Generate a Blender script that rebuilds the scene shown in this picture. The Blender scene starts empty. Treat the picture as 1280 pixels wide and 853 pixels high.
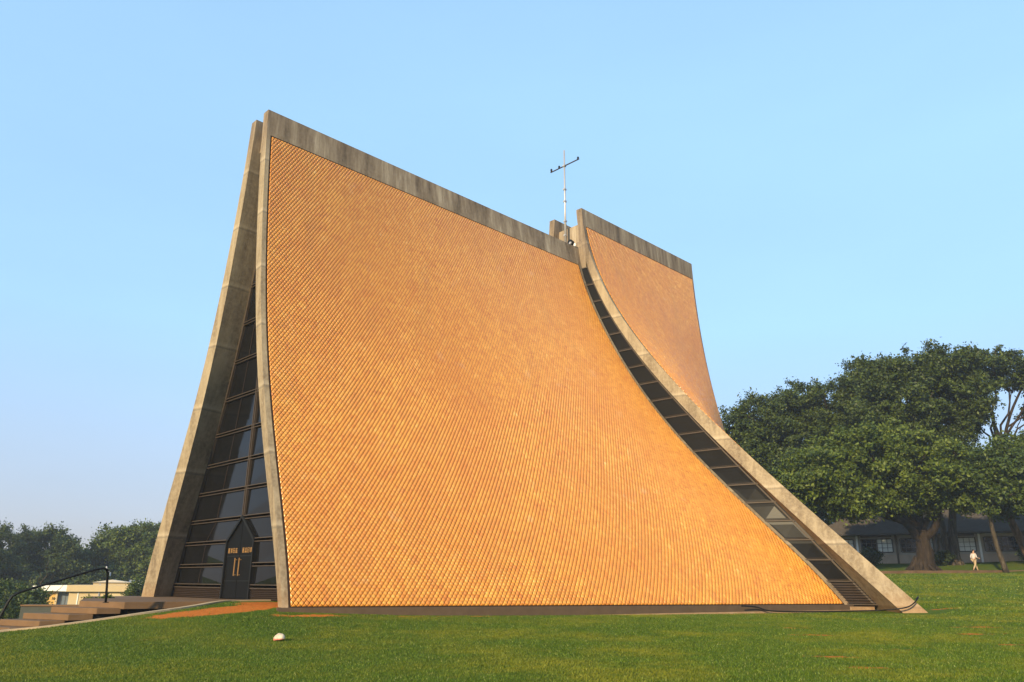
import bpy, bmesh, math, random
import numpy as np
from mathutils import Vector, Matrix
R_ = math.radians
random.seed(7); RNG = np.random.default_rng(11)
scene = bpy.context.scene
COL = scene.collection

# ------------------------------------------------------------------ helpers
def link(o, parent=None):
    COL.objects.link(o)
    if parent is not None: o.parent = parent
    return o
def mesh_obj(name, verts, faces, mats, parent=None, smooth=False, mat_idx=None):
    me = bpy.data.meshes.new(name)
    me.from_pydata([tuple(v) for v in verts] if not isinstance(verts, np.ndarray) else verts.tolist(), [],
                   faces if not isinstance(faces, np.ndarray) else faces.tolist())
    if not isinstance(mats, (list, tuple)): mats = [mats]
    for m in mats: me.materials.append(m)
    if mat_idx is not None: me.polygons.foreach_set('material_index', np.asarray(mat_idx, dtype=np.int32))
    if smooth: me.polygons.foreach_set('use_smooth', [True] * len(me.polygons))
    me.update()
    return link(bpy.data.objects.new(name, me), parent)
def quads_obj(name, V, mats, parent=None, tri=False):
    """V: (n,4,3) or (n,3,3) array of loose faces"""
    n, k = V.shape[0], V.shape[1]
    me = bpy.data.meshes.new(name)
    me.vertices.add(n * k); me.vertices.foreach_set('co', V.reshape(-1).astype(np.float32))
    me.loops.add(n * k); me.loops.foreach_set('vertex_index', np.arange(n * k, dtype=np.int32))
    me.polygons.add(n); me.polygons.foreach_set('loop_start', np.arange(0, n * k, k, dtype=np.int32))
    me.materials.append(mats); me.update(calc_edges=True)
    return link(bpy.data.objects.new(name, me), parent)
def empty(name, loc=(0, 0, 0), rz=0):
    o = bpy.data.objects.new(name, None); COL.objects.link(o)
    o.location = loc; o.rotation_euler = (0, 0, rz); o.empty_display_size = .3
    return o
def tag(o, label, cat, group=None, kind=None):
    if label: o['label'] = label
    if cat: o['category'] = cat
    if group: o['group'] = group
    if kind: o['kind'] = kind
    return o
class MB:
    def __init__(s): s.v = []; s.f = []
    def box(s, x0, x1, y0, y1, z0, z1, M=None):
        b = len(s.v)
        P = [(x, y, z) for z in (z0, z1) for (x, y) in ((x0, y0), (x1, y0), (x1, y1), (x0, y1))]
        if M is not None: P = [tuple(M @ Vector(q)) for q in P]
        s.v += P
        s.f += [[b+i for i in q] for q in ((3,2,1,0),(4,5,6,7),(0,1,5,4),(1,2,6,5),(2,3,7,6),(3,0,4,7))]
        return s
    def prism(s, poly, z0, z1):
        b = len(s.v); n = len(poly)
        s.v += [(x, y, z0) for x, y in poly] + [(x, y, z1) for x, y in poly]
        s.f += [[b+i for i in range(n)][::-1], [b+n+i for i in range(n)]]
        s.f += [[b+i, b+(i+1) % n, b+n+(i+1) % n, b+n+i] for i in range(n)]
        return s
    def bar(s, a, b_, w, h=None, up=(0, 0, 1)):
        """square bar from a to b, w wide and h deep"""
        h = h or w; a = Vector(a); b_ = Vector(b_); d = (b_ - a).normalized(); up = Vector(up)
        if abs(d.dot(up)) > .98: up = Vector((1, 0, 0))
        r = d.cross(up).normalized(); u = r.cross(d)
        k = len(s.v)
        for p in (a, b_):
            for i, j in ((-1, -1), (1, -1), (1, 1), (-1, 1)): s.v.append(tuple(p + r * (i * w / 2) + u * (j * h / 2)))
        s.f += [[k+i for i in q] for q in ((3,2,1,0),(4,5,6,7),(0,1,5,4),(1,2,6,5),(2,3,7,6),(3,0,4,7))]
        return s
    def tube(s, pts, rad, n=8, cap=True, jit=0.0):
        pts = [Vector(p) for p in pts]; rads = rad if isinstance(rad, (list, tuple)) else [rad] * len(pts)
        k0 = len(s.v); ref = Vector((.31, .87, .13))
        for i, p in enumerate(pts):
            d = (pts[min(i+1, len(pts)-1)] - pts[max(i-1, 0)]).normalized()
            r = d.cross(ref).normalized(); u = r.cross(d)
            for j in range(n):
                a = 2 * math.pi * j / n; q = rads[i] * (1 + jit * random.uniform(-1, 1))
                s.v.append(tuple(p + r * math.cos(a) * q + u * math.sin(a) * q))
        for i in range(len(pts) - 1):
            for j in range(n):
                a = k0 + i * n + j; b = k0 + i * n + (j + 1) % n
                s.f.append([a, b, b + n, a + n])
        if cap:
            s.f.append([k0 + j for j in range(n)][::-1]); s.f.append([k0 + (len(pts) - 1) * n + j for j in range(n)])
        return s
    def build(s, name, mat, parent=None, smooth=False, bevel=0):
        o = mesh_obj(name, s.v, s.f, mat, parent, smooth)
        if bevel:
            m = o.modifiers.new('bevel', 'BEVEL'); m.width = bevel; m.segments = 2; m.limit_method = 'ANGLE'
        return o

# ------------------------------------------------------------------ materials
class NT:
    def __init__(s, name, rough=.8, spec=.3):
        s.m = bpy.data.materials.new(name); s.m.use_nodes = True; s.t = s.m.node_tree
        s.b = s.t.nodes['Principled BSDF']; s.b.inputs['Roughness'].default_value = rough
        s.b.inputs['Specular IOR Level'].default_value = spec
        s.tc = s.t.nodes.new('ShaderNodeTexCoord').outputs['Object']
    def n(s, typ, **kw):
        o = s.t.nodes.new(typ)
        for k, v in kw.items():
            if k in o.inputs: o.inputs[k].default_value = v
            else: setattr(o, k, v)
        return o
    def l(s, a, b): s.t.links.new(a, b)
    def map(s, scale, src=None, rot=(0, 0, 0)):
        m = s.n('ShaderNodeMapping'); m.inputs['Scale'].default_value = scale; m.inputs['Rotation'].default_value = rot
        s.l(src or s.tc, m.inputs['Vector']); return m.outputs[0]
    def noise(s, scale, detail=4, rough=.6, vec=None, dist=0):
        o = s.n('ShaderNodeTexNoise', Scale=scale, Detail=detail, Roughness=rough, Distortion=dist)
        s.l(vec or s.tc, o.inputs['Vector']); return o.outputs['Fac']
    def ramp(s, fac, stops, interp='LINEAR'):
        o = s.n('ShaderNodeValToRGB'); o.color_ramp.interpolation = interp
        e = o.color_ramp.elements
        while len(e) < len(stops): e.new(.5)
        for i, (p, c) in enumerate(stops):
            e[i].position = p; e[i].color = (c[0], c[1], c[2], 1) if hasattr(c, '__len__') else (c, c, c, 1)
        s.l(fac, o.inputs[0]); return o.outputs[0]
    def mix(s, fac, a, b, mode='MIX'):
        o = s.n('ShaderNodeMix', data_type='RGBA', blend_type=mode)
        for v, i in ((fac, 0), (a, 6), (b, 7)):
            if hasattr(v, 'is_linked') or hasattr(v, 'links'): s.l(v, o.inputs[i])
            else: o.inputs[i].default_value = v if i == 0 else (v[0], v[1], v[2], 1)
        return o.outputs[2]
    def math(s, op, a, b=0):
        o = s.n('ShaderNodeMath', operation=op)
        for v, i in ((a, 0), (b, 1)):
            if hasattr(v, 'links'): s.l(v, o.inputs[i])
            else: o.inputs[i].default_value = v
        return o.outputs[0]
    def bump(s, h, strength=.4, dist=.02):
        o = s.n('ShaderNodeBump', Strength=strength, Distance=dist); s.l(h, o.inputs['Height'])
        s.l(o.outputs[0], s.b.inputs['Normal']); return s
    def color(s, c):
        if hasattr(c, 'links'): s.l(c, s.b.inputs['Base Color'])
        else: s.b.inputs['Base Color'].default_value = (c[0], c[1], c[2], 1)
        return s
    def island(s):
        return s.n('ShaderNodeNewGeometry').outputs['Random Per Island']
    def xyz(s):
        o = s.n('ShaderNodeSeparateXYZ'); s.l(s.tc, o.inputs[0]); return o.outputs

def m_plain(name, c, rough=.7, var=.25, scale=3, metal=0, spec=.3):
    t = NT(name, rough, spec)
    f = t.noise(scale, 5)
    t.color(t.mix(f, [x * (1 - var) for x in c], [min(1, x * (1 + var)) for x in c])); t.b.inputs['Metallic'].default_value = metal
    t.bump(t.noise(scale * 8, 3), .15, .01)
    return t.m

def m_concrete():
    t = NT('board_marked_concrete', .85, .25)
    streak = t.noise(1, 6, .72, t.map((1.5, 1.5, .10)))
    fine = t.noise(7, 6, .7); big = t.noise(.45, 4, .6)
    c = t.ramp(streak, [(.34, (.085, .062, .040)), (.48, (.185, .142, .090)), (.62, (.31, .25, .165))])
    c = t.mix(t.math('MULTIPLY', big, .55), c, (.22, .165, .11))
    c = t.mix(t.ramp(fine, [(.42, 0), (.72, .55)]), c, (.36, .295, .20))
    x = t.xyz()
    # pour joints every 2.4 m
    fr = t.math('FRACT', t.math('MULTIPLY', t.math('ADD', x[2], t.math('MULTIPLY', big, .12)), 1/2.4))
    c = t.mix(t.ramp(fr, [(.0, .55), (.018, .5), (.03, 0), (1, 0)]), c, (.13, .11, .085))
    c = t.mix(t.ramp(fr, [(.03, 0), (.05, .35), (.12, 0), (1, 0)]), c, (.50, .42, .31))
    # weathered, lichen-dark top band
    top = t.ramp(t.math('MULTIPLY', t.math('ADD', x[2], t.math('MULTIPLY', streak, 3)), 1/24), [(.74, 0), (.84, .62)])
    c = t.mix(top, c, t.ramp(streak, [(.38, (.060, .042, .032)), (.48, (.17, .125, .092)), (.56, (.24, .19, .14)), (.64, (.38, .32, .25))]))
    # red soil splashed on the lowest metre
    low = t.ramp(t.math('ADD', t.math('MULTIPLY', x[2], .45), t.math('MULTIPLY', fine, .35)), [(.1, .6), (.5, 0)])
    c = t.mix(low, c, (.22, .115, .045))
    t.color(c); t.bump(t.math('ADD', fine, t.math('MULTIPLY', streak, 1.2)), .5, .02)
    return t.m
def m_tile():
    t = NT('glazed_diamond_tile', .5, .4)
    t.b.inputs['Coat Weight'].default_value = .65; t.b.inputs['Coat Roughness'].default_value = .18; 
    r = t.math('ADD', t.math('SUBTRACT', t.math('MULTIPLY', t.island(), .66), .0), t.math('MULTIPLY', t.ramp(t.noise(1.9, 4, .7), [(.3, 0), (.7, 1)]), .36))
    c = t.ramp(r, [(0, (.40, .115, .010)), (.2, (.53, .195, .017)), (.5, (.59, .246, .024)), (.85, (.66, .305, .038)), (.975, (.70, .39, .09)), (1, (.74, .50, .20))])
    big = t.noise(.22, 5, .6); mid = t.noise(1.3, 4, .65)
    c = t.mix(t.ramp(big, [(.38, .0), (.62, .5)]), c, (.50, .175, .016))
    c = t.mix(t.ramp(mid, [(.52, 0), (.74, .45)]), c, (.44, .135, .014)); c = t.mix(t.ramp(t.noise(3.2, 3, .6), [(.58, 0), (.78, .4)]), c, (.38, .15, .02)); c = t.mix(t.ramp(t.noise(2.3, 4, .6), [(.58, 0), (.75, .45)]), c, (.70, .36, .085))
    st = t.noise(1, 5, .65, t.map((.9, .9, .10)))
    c = t.mix(t.ramp(st, [(.52, 0), (.75, .38)]), c, (.42, .19, .03))
    c = t.mix(t.ramp(t.noise(.8, 3), [(.66, 0), (.80, .4)]), c, (.66, .42, .24))
    t.color(c); t.bump(t.noise(25, 3), .25, .01)
    return t.m
def m_grass_blade():
    t = NT('grass_blades', .6, .2)
    r = t.island(); big = t.noise(.35, 5, .65)
    c = t.ramp(r, [(0, (.018, .040, .002)), (.45, (.044, .083, .004)), (.8, (.076, .125, .008)), (.97, (.15, .19, .025)), (1, (.30, .31, .12))])
    c = t.mix(t.ramp(big, [(.46, 0), (.64, .7)]), c, (.155, .150, .010)); c = t.mix(t.ramp(t.noise(1.7, 4, .7), [(.45, 0), (.68, .5)]), c, (.030, .060, .003))
    t.color(c); t.b.inputs['Subsurface Weight'].default_value = 0
    return t.m
def m_ground():
    t = NT('lawn_soil', .95, .1)
    big = t.noise(.30, 6, .65); fine = t.noise(9, 6, .75); mid = t.noise(1.4, 5, .7)
    g = t.ramp(fine, [(.30, (.026, .050, .003)), (.5, (.058, .100, .005)), (.72, (.105, .150, .010))])
    g = t.mix(t.ramp(big, [(.42, 0), (.68, .55)]), g, (.125, .125, .012))
    g = t.mix(t.ramp(mid, [(.62, 0), (.72, .75)]), g, (.16, .11, .025))
    at = t.n('ShaderNodeAttribute', attribute_name='dirt').outputs['Fac']
    d = t.math('ADD', at, t.math('MULTIPLY', t.math('SUBTRACT', mid, .5), 1.9))
    dirt = t.ramp(fine, [(.3, (.34, .085, .010)), (.7, (.50, .165, .030))])
    c = t.mix(t.ramp(d, [(.38, 0), (.72, 1)]), g, dirt)
    t.color(c); t.bump(t.math('ADD', fine, t.math('MULTIPLY', mid, .6)), .9, .07)
    return t.m
def m_leaf(name, a, b, c_):
    t = NT(name, .55, .3)
    r = t.island(); big = t.noise(.55, 3, .6)
    c = t.ramp(r, [(0, a), (.6, b), (1, c_)])
    c = t.mix(t.ramp(big, [(.4, 0), (.65, .35)]), c, c_)
    t.color(c)
    tr = t.n('ShaderNodeBsdfTranslucent'); t.l(c, tr.inputs[0])
    ms = t.n('ShaderNodeMixShader'); ms.inputs[0].default_value = .22
    out = t.t.nodes['Material Output']
    t.l(t.b.outputs[0], ms.inputs[1]); t.l(tr.outputs[0], ms.inputs[2]); t.l(ms.outputs[0], out.inputs['Surface'])
    return t.m
def m_glass(name='dark_glass', c=(.0035, .0035, .0038)):
    t = NT(name, .06, .22)
    f = t.noise(1.2, 4); t.color(t.mix(f, c, [x * 2.2 for x in c]))
    t.l(t.ramp(t.noise(2.5, 5), [(.3, .03), (.8, .14)]), t.b.inputs['Roughness'])
    t.bump(t.noise(.6, 2), .05, .02)
    return t.m
CONC = m_concrete(); TILE = m_tile(); BLADE = m_grass_blade(); GROUND = m_ground(); GLASS = m_glass()
GROUT = m_plain('dark_tile_joint', (.022, .011, .005), .95, .3)
BRONZE = m_plain('dark_bronze_metal', (.030, .019, .013), .6, .3, 4, 0)
BLACK = m_plain('black_metal', (.009, .009, .009), .5, .3, 3, 0, .15)
DOORM = m_plain('black_door_leaf', (.004, .004, .004), .6, .3, 2, 0, .1)
GOLD = m_plain('brass', (.36, .20, .07), .5, .2, 6, .2)
GREY_C = m_plain('worn_concrete_step', (.125, .072, .036), .9, .35, 2.2)
PALE_C = m_plain('pale_concrete_kerb', (.36, .27, .17), .9, .25, 3)
DARKSOIL = m_plain('damp_dark_concrete', (.075, .050, .032), .95, .35, 3)
STEEL = m_plain('grey_galvanised_steel', (.42, .40, .40), .45, .2, 5, .5)
CREAM = m_plain('cream_render', (.50, .38, .21), .85, .1, 1.5)
YELLOW = m_plain('yellow_render', (.55, .34, .10), .85, .1, 1.5)
WHITE = m_plain('white_paint', (.72, .70, .66), .6, .06)
def m_bark(name, c):
    t = NT(name, .95, .15); st = t.noise(1, 6, .7, t.map((5, 5, .7))); f = t.noise(6, 4)
    k = t.ramp(st, [(.32, [x * .35 for x in c]), (.5, c), (.7, [x * 2.0 for x in c])]); k = t.mix(t.ramp(f, [(.5, 0), (.8, .5)]), k, [x * .5 for x in c])
    t.color(k); t.bump(st, 1, .12); return t.m
BARK = m_bark('grey_brown_bark', (.030, .022, .016))
BARK2 = m_bark('pale_bark', (.065, .052, .038))

# ------------------------------------------------------------------ chapel surface
PF = [5.57e-06, -0.00032714, 0.00697293, -0.053652, -0.23140054, 5.50414025]
PM1 = [1.059e-05, -0.00057573, 0.01170448, -0.08344818, -0.73185953, 13.42985382]
PM2 = [-7.1e-07, 3.664e-05, 0.00014121, 0.00119557, -0.99584093, 16.13846827]
PB = [-2.79e-06, -1.826e-05, 0.01462661, -0.52679902, 6.6043684]
H1, H2 = 19.17, 21.53
def prof(c, z, lo=0.0):
    """polynomial profile, continued straight below the ground"""
    zz = np.maximum(z, lo); d = np.polyval(np.polyder(c), lo)
    return np.polyval(c, zz) + d * (z - zz)
def S_front(u, z):
    a = prof(PF, z); b = prof(PM1, z); xb = 19.19 + (b - .87) * .1260
    return np.stack([u * xb, -(a + u * (b - a)), z], -1)
def S_rear(u, z):
    a = prof(PM2, z); b = prof(PB, z); xa = 19.09 + (a - 1.26) * .1084
    return np.stack([xa + u * (30.57 - xa), -(a + u * (b - a)), z], -1)
def normal(S, u, z):
    e = 1e-3
    du = S(u + e, z) - S(u - e, z); dz = S(u, z + e) - S(u, z - e)
    n = np.cross(du, dz); n /= np.linalg.norm(n, axis=-1, keepdims=True)
    return n                                          # points outwards (-y)
def thick(z): return .66 - .26 * np.clip(z / 19, 0, 1)

def shell_mesh(name, S, ztop, parent, nu=28, nz=64, zb=-.7):
    U, Z = np.meshgrid(np.linspace(0, 1, nu), np.linspace(zb, ztop, nz), indexing='ij')
    O = S(U, Z); N = normal(S, U, Z)
    # keep the top edge level: the inner skin follows the horizontal part of the normal near the top
    I = O - N * thick(Z)[..., None]
    w = np.clip((Z - (ztop - 2)) / 2, 0, 1)
    I[..., 2] = I[..., 2] * (1 - w) + Z * w
    V = np.concatenate([O.reshape(-1, 3), I.reshape(-1, 3)]); k = nu * nz
    idx = lambda i, j, s: s * k + i * nz + j
    F = []
    for i in range(nu - 1):
        for j in range(nz - 1):
            F.append([idx(i, j, 0), idx(i+1, j, 0), idx(i+1, j+1, 0), idx(i, j+1, 0)])
            F.append([idx(i, j, 1), idx(i, j+1, 1), idx(i+1, j+1, 1), idx(i+1, j, 1)])
    for j in range(nz - 1):
        F.append([idx(0, j, 0), idx(0, j+1, 0), idx(0, j+1, 1), idx(0, j, 1)])
        F.append([idx(nu-1, j, 0), idx(nu-1, j, 1), idx(nu-1, j+1, 1), idx(nu-1, j+1, 0)])
    for i in range(nu - 1):
        F.append([idx(i, nz-1, 0), idx(i+1, nz-1, 0), idx(i+1, nz-1, 1), idx(i, nz-1, 1)])
        F.append([idx(i, 0, 0), idx(i, 0, 1), idx(i+1, 0, 1), idx(i+1, 0, 0)])
    o = mesh_obj(name, V, F, CONC, parent)
    return o

def tile_mesh(name, S, u0, u1, z0, z1, NU, NV, parent):
    """diamond tiles, each a small raised pillow, on a dark backing"""
    zz = np.linspace(z0, z1, 400)
    L = np.zeros(400)
    for u in (0.0, .5, 1.0):
        P = S(np.full(400, u), zz); L[1:] += np.cumsum(np.linalg.norm(np.diff(P, axis=0), axis=1))
    L /= L[-1]
    zof = lambda v: np.interp(np.clip(v, 0, 1), L, zz)
    i, j = np.meshgrid(np.arange(0, 2 * NU + 1), np.arange(0, 2 * NV + 1), indexing='ij')
    msk = (i + j) % 2 == 1
    ci = i[msk] / (2 * NU); cj = j[msk] / (2 * NV); n = len(ci)
    hu, hv = .5 / NU, .5 / NV
    jit = RNG.normal(0, 1, (n, 3))
    def ring(sc, off, tilt=0.0):
        out = []
        for a, b in ((-1, 0), (0, -1), (1, 0), (0, 1)):
            u = np.clip(ci + a * hu * sc, 0, 1) * (u1 - u0) + u0; v = cj + b * hv * sc
            z = zof(v); P = S(u, z); N = normal(S, u, z)
            # upper-left lifted, lower-right tucked under the next tile
            o_ = off + tilt * (-a * .5 + b * .5) + 0.0018 * (jit[:, 0] * a + jit[:, 1] * b) * (off > .02)
            out.append(P + N * (np.asarray(o_) * np.ones(n))[:, None])
        return np.stack(out, 1)
    base = ring(.875, .006); mid = ring(.85, .030, .010); top = ring(.74, .034, .010)
    V = np.concatenate([base, mid, top], 1)             # n,12,3
    b0 = (np.arange(n) * 12)[:, None]
    F = [np.array([[8, 9, 10, 11]]) + b0]
    for k in range(4):
        k2 = (k + 1) % 4
        F.append(np.array([[k, k2, 4 + k2, 4 + k]]) + b0); F.append(np.array([[4 + k, 4 + k2, 8 + k2, 8 + k]]) + b0)
    F = np.concatenate(F); nt = len(F)
    # backing sheet
    g1, g2 = 40, 60
    U, Vv = np.meshgrid(np.linspace(u0 - .0032, u1 + .0032, g1), np.linspace(0, 1, g2), indexing='ij')
    Z = np.interp(Vv, L, zz); Z = Z + (Vv > .999) * .07 - (Vv < .001) * .04
    Bv = S(U, Z) + normal(S, U, Z) * .005
    off = n * 12
    ii, jj = np.meshgrid(np.arange(g1 - 1), np.arange(g2 - 1), indexing='ij')
    a = (ii * g2 + jj).ravel() + off
    F2 = np.stack([a, a + g2, a + g2 + 1, a + 1], 1)
    FF = np.concatenate([F, F2]); VV = np.concatenate([V.reshape(-1, 3), Bv.reshape(-1, 3)])
    me = bpy.data.meshes.new(name)
    me.vertices.add(len(VV)); me.vertices.foreach_set('co', VV.astype(np.float32).ravel())
    me.loops.add(len(FF) * 4); me.loops.foreach_set('vertex_index', FF.astype(np.int32).ravel())
    me.polygons.add(len(FF)); me.polygons.foreach_set('loop_start', np.arange(0, len(FF) * 4, 4, dtype=np.int32))
    me.materials.append(TILE); me.materials.append(GROUT)
    me.polygons.foreach_set('material_index', np.r_[np.zeros(nt), np.ones(len(F2))].astype(np.int32))
    me.update(calc_edges=True)
    return link(bpy.data.objects.new(name, me), parent)

chapel = empty('chapel')
tag(chapel, 'tall modern chapel of curved concrete shells clad in orange diamond tiles, topped by a cross', 'chapel')
sf = shell_mesh('concrete_shell', S_front, H1, chapel)
tf = tile_mesh('tile_cladding', S_front, .0118, .984, .07, 17.92, 138, 92, sf)
sr = shell_mesh('concrete_shell', S_rear, H2, chapel)
tr_ = tile_mesh('tile_cladding', S_rear, .022, .985, .10, 20.32, 84, 104, sr)
for s_, t_ in ((sf, tf), (sr, tr_)):                    # the mirrored pair on the far side
    s2 = s_.copy(); s2.scale = (1, -1, 1); link(s2, chapel)
    t2 = t_.copy(); link(t2, s2)

# plinth under the tiled wall
def plinth(parent, sgn):
    v = []; f = []
    n = 30
    for k in range(n):
        u = -.006 + 1.008 * k / (n - 1)
        P = S_front(np.array(u), np.array(0.0)); N = normal(S_front, np.array(u), np.array(0.0))
        h = Vector((N[0], N[1], 0)).normalized()
        p = Vector(P)
        for off, z in ((.10, -.8), (.10, .035), (-.12, .045), (-.12, -.8)): v.append((p.x + h.x * off, (p.y + h.y * off) * sgn, z))
    for k in range(n - 1):
        for q in range(3):
            a = k * 4 + q; f.append([a, a + 1, a + 5, a + 4] if sgn > 0 else [a + 4, a + 5, a + 1, a])
    f.append([0, 1, 2, 3]); f.append([(n-1)*4 + q for q in (3, 2, 1, 0)])
    return mesh_obj('plinth', v, f, DARKSOIL, parent)
plinth(chapel, 1); plinth(chapel, -1)

# ---- front window (plane x = XG)
XG = 1.08
def F_in(z, x=XG):
    """inner face half-width at height z in the plane x"""
    z = float(z); u = x / 20
    a = float(prof(PF, np.array(z))); b = float(prof(PM1, np.array(z)))
    da = float(np.polyval(np.polyder(PF), max(z, 0)))
    return a + u * (b - a) - float(thick(z)) * math.sqrt(1 + da * da)
FL = .17
ZS = [FL, .60, 1.32, 2.14, 2.95, 4.0, 5.08, 6.25, 7.62, 9.1, 10.65, 12.2, 13.8, 15.4, 17.0, 18.3]
YC = -.34; DW = 1.0; ZSH = 2.14; ZAP = 2.95
fw = MB()
dep = .09
for z in ZS[1:]:
    w = F_in(z)
    if w < .1: continue
    for dz in (-.055, .055):
        if z < ZSH + .01:
            fw.box(XG - dep, XG + .02, YC + DW + .06, w, z + dz - .013, z + dz + .013)
            fw.box(XG - dep, XG + .02, -w, YC - DW - .06, z + dz - .013, z + dz + .013)
        else:
            fw.box(XG - dep, XG + .02, -w, w, z + dz - .013, z + dz + .013)
for a, b in ((ZAP + .08, ZS[-1]),):
    for dy in (-.06, .06):
        fw.box(XG - dep - .004, XG + .02, YC + dy - .02, YC + dy + .02, a, b)
for s in (-1, 1):                                        # frame along the shells
    for k in range(len(ZS) - 1):
        z0, z1 = ZS[k], ZS[k+1]
        fw.bar((XG - .03, s * (F_in(z0) - .05), z0), (XG - .03, s * (F_in(z1) - .05), z1), .12, .10)
# door surround with pitched head
df = MB()
for s in (-1, 1):
    df.box(XG - .12, XG + .02, YC + s * (DW + .04) - .035, YC + s * (DW + .04) + .035, FL, ZSH)
    df.bar((XG - .06, YC + s * (DW + .04), ZSH), (XG - .06, YC, ZAP + .03), .09, .12, (1, 0, 0))
FRAME2 = m_plain('weathered_bronze_frame', (.055, .040, .029), .6, .4, 4)
win = fw.build('window_frame', FRAME2, chapel); df.build('door_frame', BLACK, chapel)
for k in range(1, len(ZS) - 1):
    z0, z1 = ZS[k], ZS[k+1]
    w0, w1 = F_in(z0), F_in(z1)
    if w1 < .12: continue
    for s in (-1, 1):
        if z1 <= ZSH + .01: i0 = i1 = YC + s * (DW + .05)
        elif z0 <= ZSH + .01: i0 = YC + s * (DW + .05); i1 = YC
        else: i0 = i1 = YC
        g = .035
        tl = random.uniform(-.03, .03)
        P = [(XG + tl, i0 + s * g, z0 + .07), (XG - tl, s * w0 - s * g, z0 + .07), (XG + tl * .5, s * w1 - s * g, z1 - .07), (XG, i1 + s * g, z1 - .07)]
        if s * (P[1][1] - P[0][1]) < .05: continue
        if s * (P[2][1] - P[3][1]) < 0: P[2] = (P[2][0], P[3][1] + s * .01, P[2][2])
        pn = mesh_obj('pane', [p for p in P] + [(p[0] + .02, p[1], p[2]) for p in P],
                      [[0,1,2,3],[7,6,5,4],[0,4,5,1],[1,5,6,2],[2,6,7,3],[3,7,4,0]], GLASS, win)
        # slim glazing bar halfway over the wide panes
        if s * (P[1][1] - P[0][1]) > 1.6 or (s > 0 and s * (P[1][1] - P[0][1]) > .9):
            ym = (P[0][1] * .5 + P[1][1] * .5); ym2 = (P[3][1] * .5 + P[2][1] * .5)
            MB().bar((XG - .012, ym, z0 + .07), (XG - .012, ym2, z1 - .07), .022, .02).build('glazing_bar', BRONZE, win)
for s in (-1, 1):                                        # louvres at the foot
    lv = MB(); w = F_in(.4)
    y0, y1 = (YC + DW + .09, w - .08) if s > 0 else (-w + .08, YC - DW - .09)
    lv.box(XG + .03, XG + .06, y0, y1, FL, .54)
    for k in range(6):
        z = FL + .04 + k * .062
        lv.bar((XG - .03, y0, z), (XG - .03, y1, z), .075, .014, (-.5, 0, 1))
    lv.build('louvre', BRONZE, chapel)
# double door
for s in (-1, 1):
    d = MB(); x0, x1 = XG - .05, XG + .01
    ya, yb = YC + s * .01, YC + s * (DW - .0)
    k = [(ya, FL + .02), (yb, FL + .02), (yb, ZSH), (ya, ZAP - .04)]
    if s < 0: k = k[::-1]
    d.v = [(x0, y, z) for y, z in k] + [(x1, y, z) for y, z in k]
    d.f = [[3,2,1,0],[4,5,6,7],[0,1,5,4],[1,2,6,5],[2,3,7,6],[3,0,4,7]]
    leaf = d.build('door', DOORM, chapel)
    for z in (.78, 1.62): MB().box(x0 - .012, x0 - .001, min(ya, yb) + .02, max(ya, yb) - .02, z - .015, z + .015).build('door_rail', BLACK, leaf)
    h = MB(); yh = YC + s * .16
    h.box(x0 - .09, x0 - .06, yh - .011, yh + .011, .95, 1.55)
    for z in (.98, 1.49): h.box(x0 - .07, x0 - .001, yh - .012, yh + .012, z - .012, z + .012)
    h.build('door_handle', GOLD, leaf)
    # four gilt characters on each leaf (too small in view to read)
    GL = [[(0,.0,1,.1),(.0,.9,1,1),(.1,.0,.22,1),(.45,.2,.6,.8),(.8,0,.92,1)],
          [(0,.45,1,.55),(.42,0,.58,1),(.05,.8,.95,.9),(.0,.0,.2,.3),(.8,0,1,.3)],
          [(0,0,.12,1),(.88,0,1,1),(0,.9,1,1),(0,.45,1,.55),(0,0,1,.1)],
          [(0,.75,1,.85),(.2,.1,.35,1),(.6,0,.75,1),(.0,.2,1,.3)]]
    gm = MB()
    for q in range(4):
        yc = YC + s * (.26 + q * .19); hw = .062; zc = 1.81
        for (a, b, c, e) in GL[(q + (s > 0)) % 4]:
            gm.box(x0 - .016, x0 - .001, yc - hw + a * 2 * hw, yc - hw + c * 2 * hw, zc - .085 + b * .17, zc - .085 + e * .17)
    lt = gm.build('lettering', GOLD, leaf)

# ---- side slot windows between the front and rear shells
def slot_pts(z):
    z = float(z); zz = np.array(z)
    b = float(prof(PM1, zz)); xb = 19.19 + (b - .87) * .126
    a = float(prof(PM2, zz)); xa = 19.09 + (a - 1.26) * .1084
    t1 = float(thick(z)); rec = .12 + 1.0 * max(0, 1 - z / 9) ** 1.3
    P = S_rear(np.array(rec / 9.), zz); N = normal(S_rear, np.array(rec / 9.), zz)
    Q = P - N * t1
    d = float(np.polyval(np.polyder(PM1), max(z, 0)))
    A = Vector((xb - .06, -(b - .10 * math.sqrt(1 + d * d)), z))
    B = Vector((float(Q[0]), float(Q[1]), z - .0))
    # carry B back up to the height z along the inner skin
    dm = float(np.polyval(np.polyder(PM2), max(z, 0)))
    B.y = -(abs(B.y) + dm * (z - float(Q[2])))
    return A, B
NS = 19
zs = [.02 + (17.75 - .02) * (k / NS) for k in range(NS + 1)]
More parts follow.
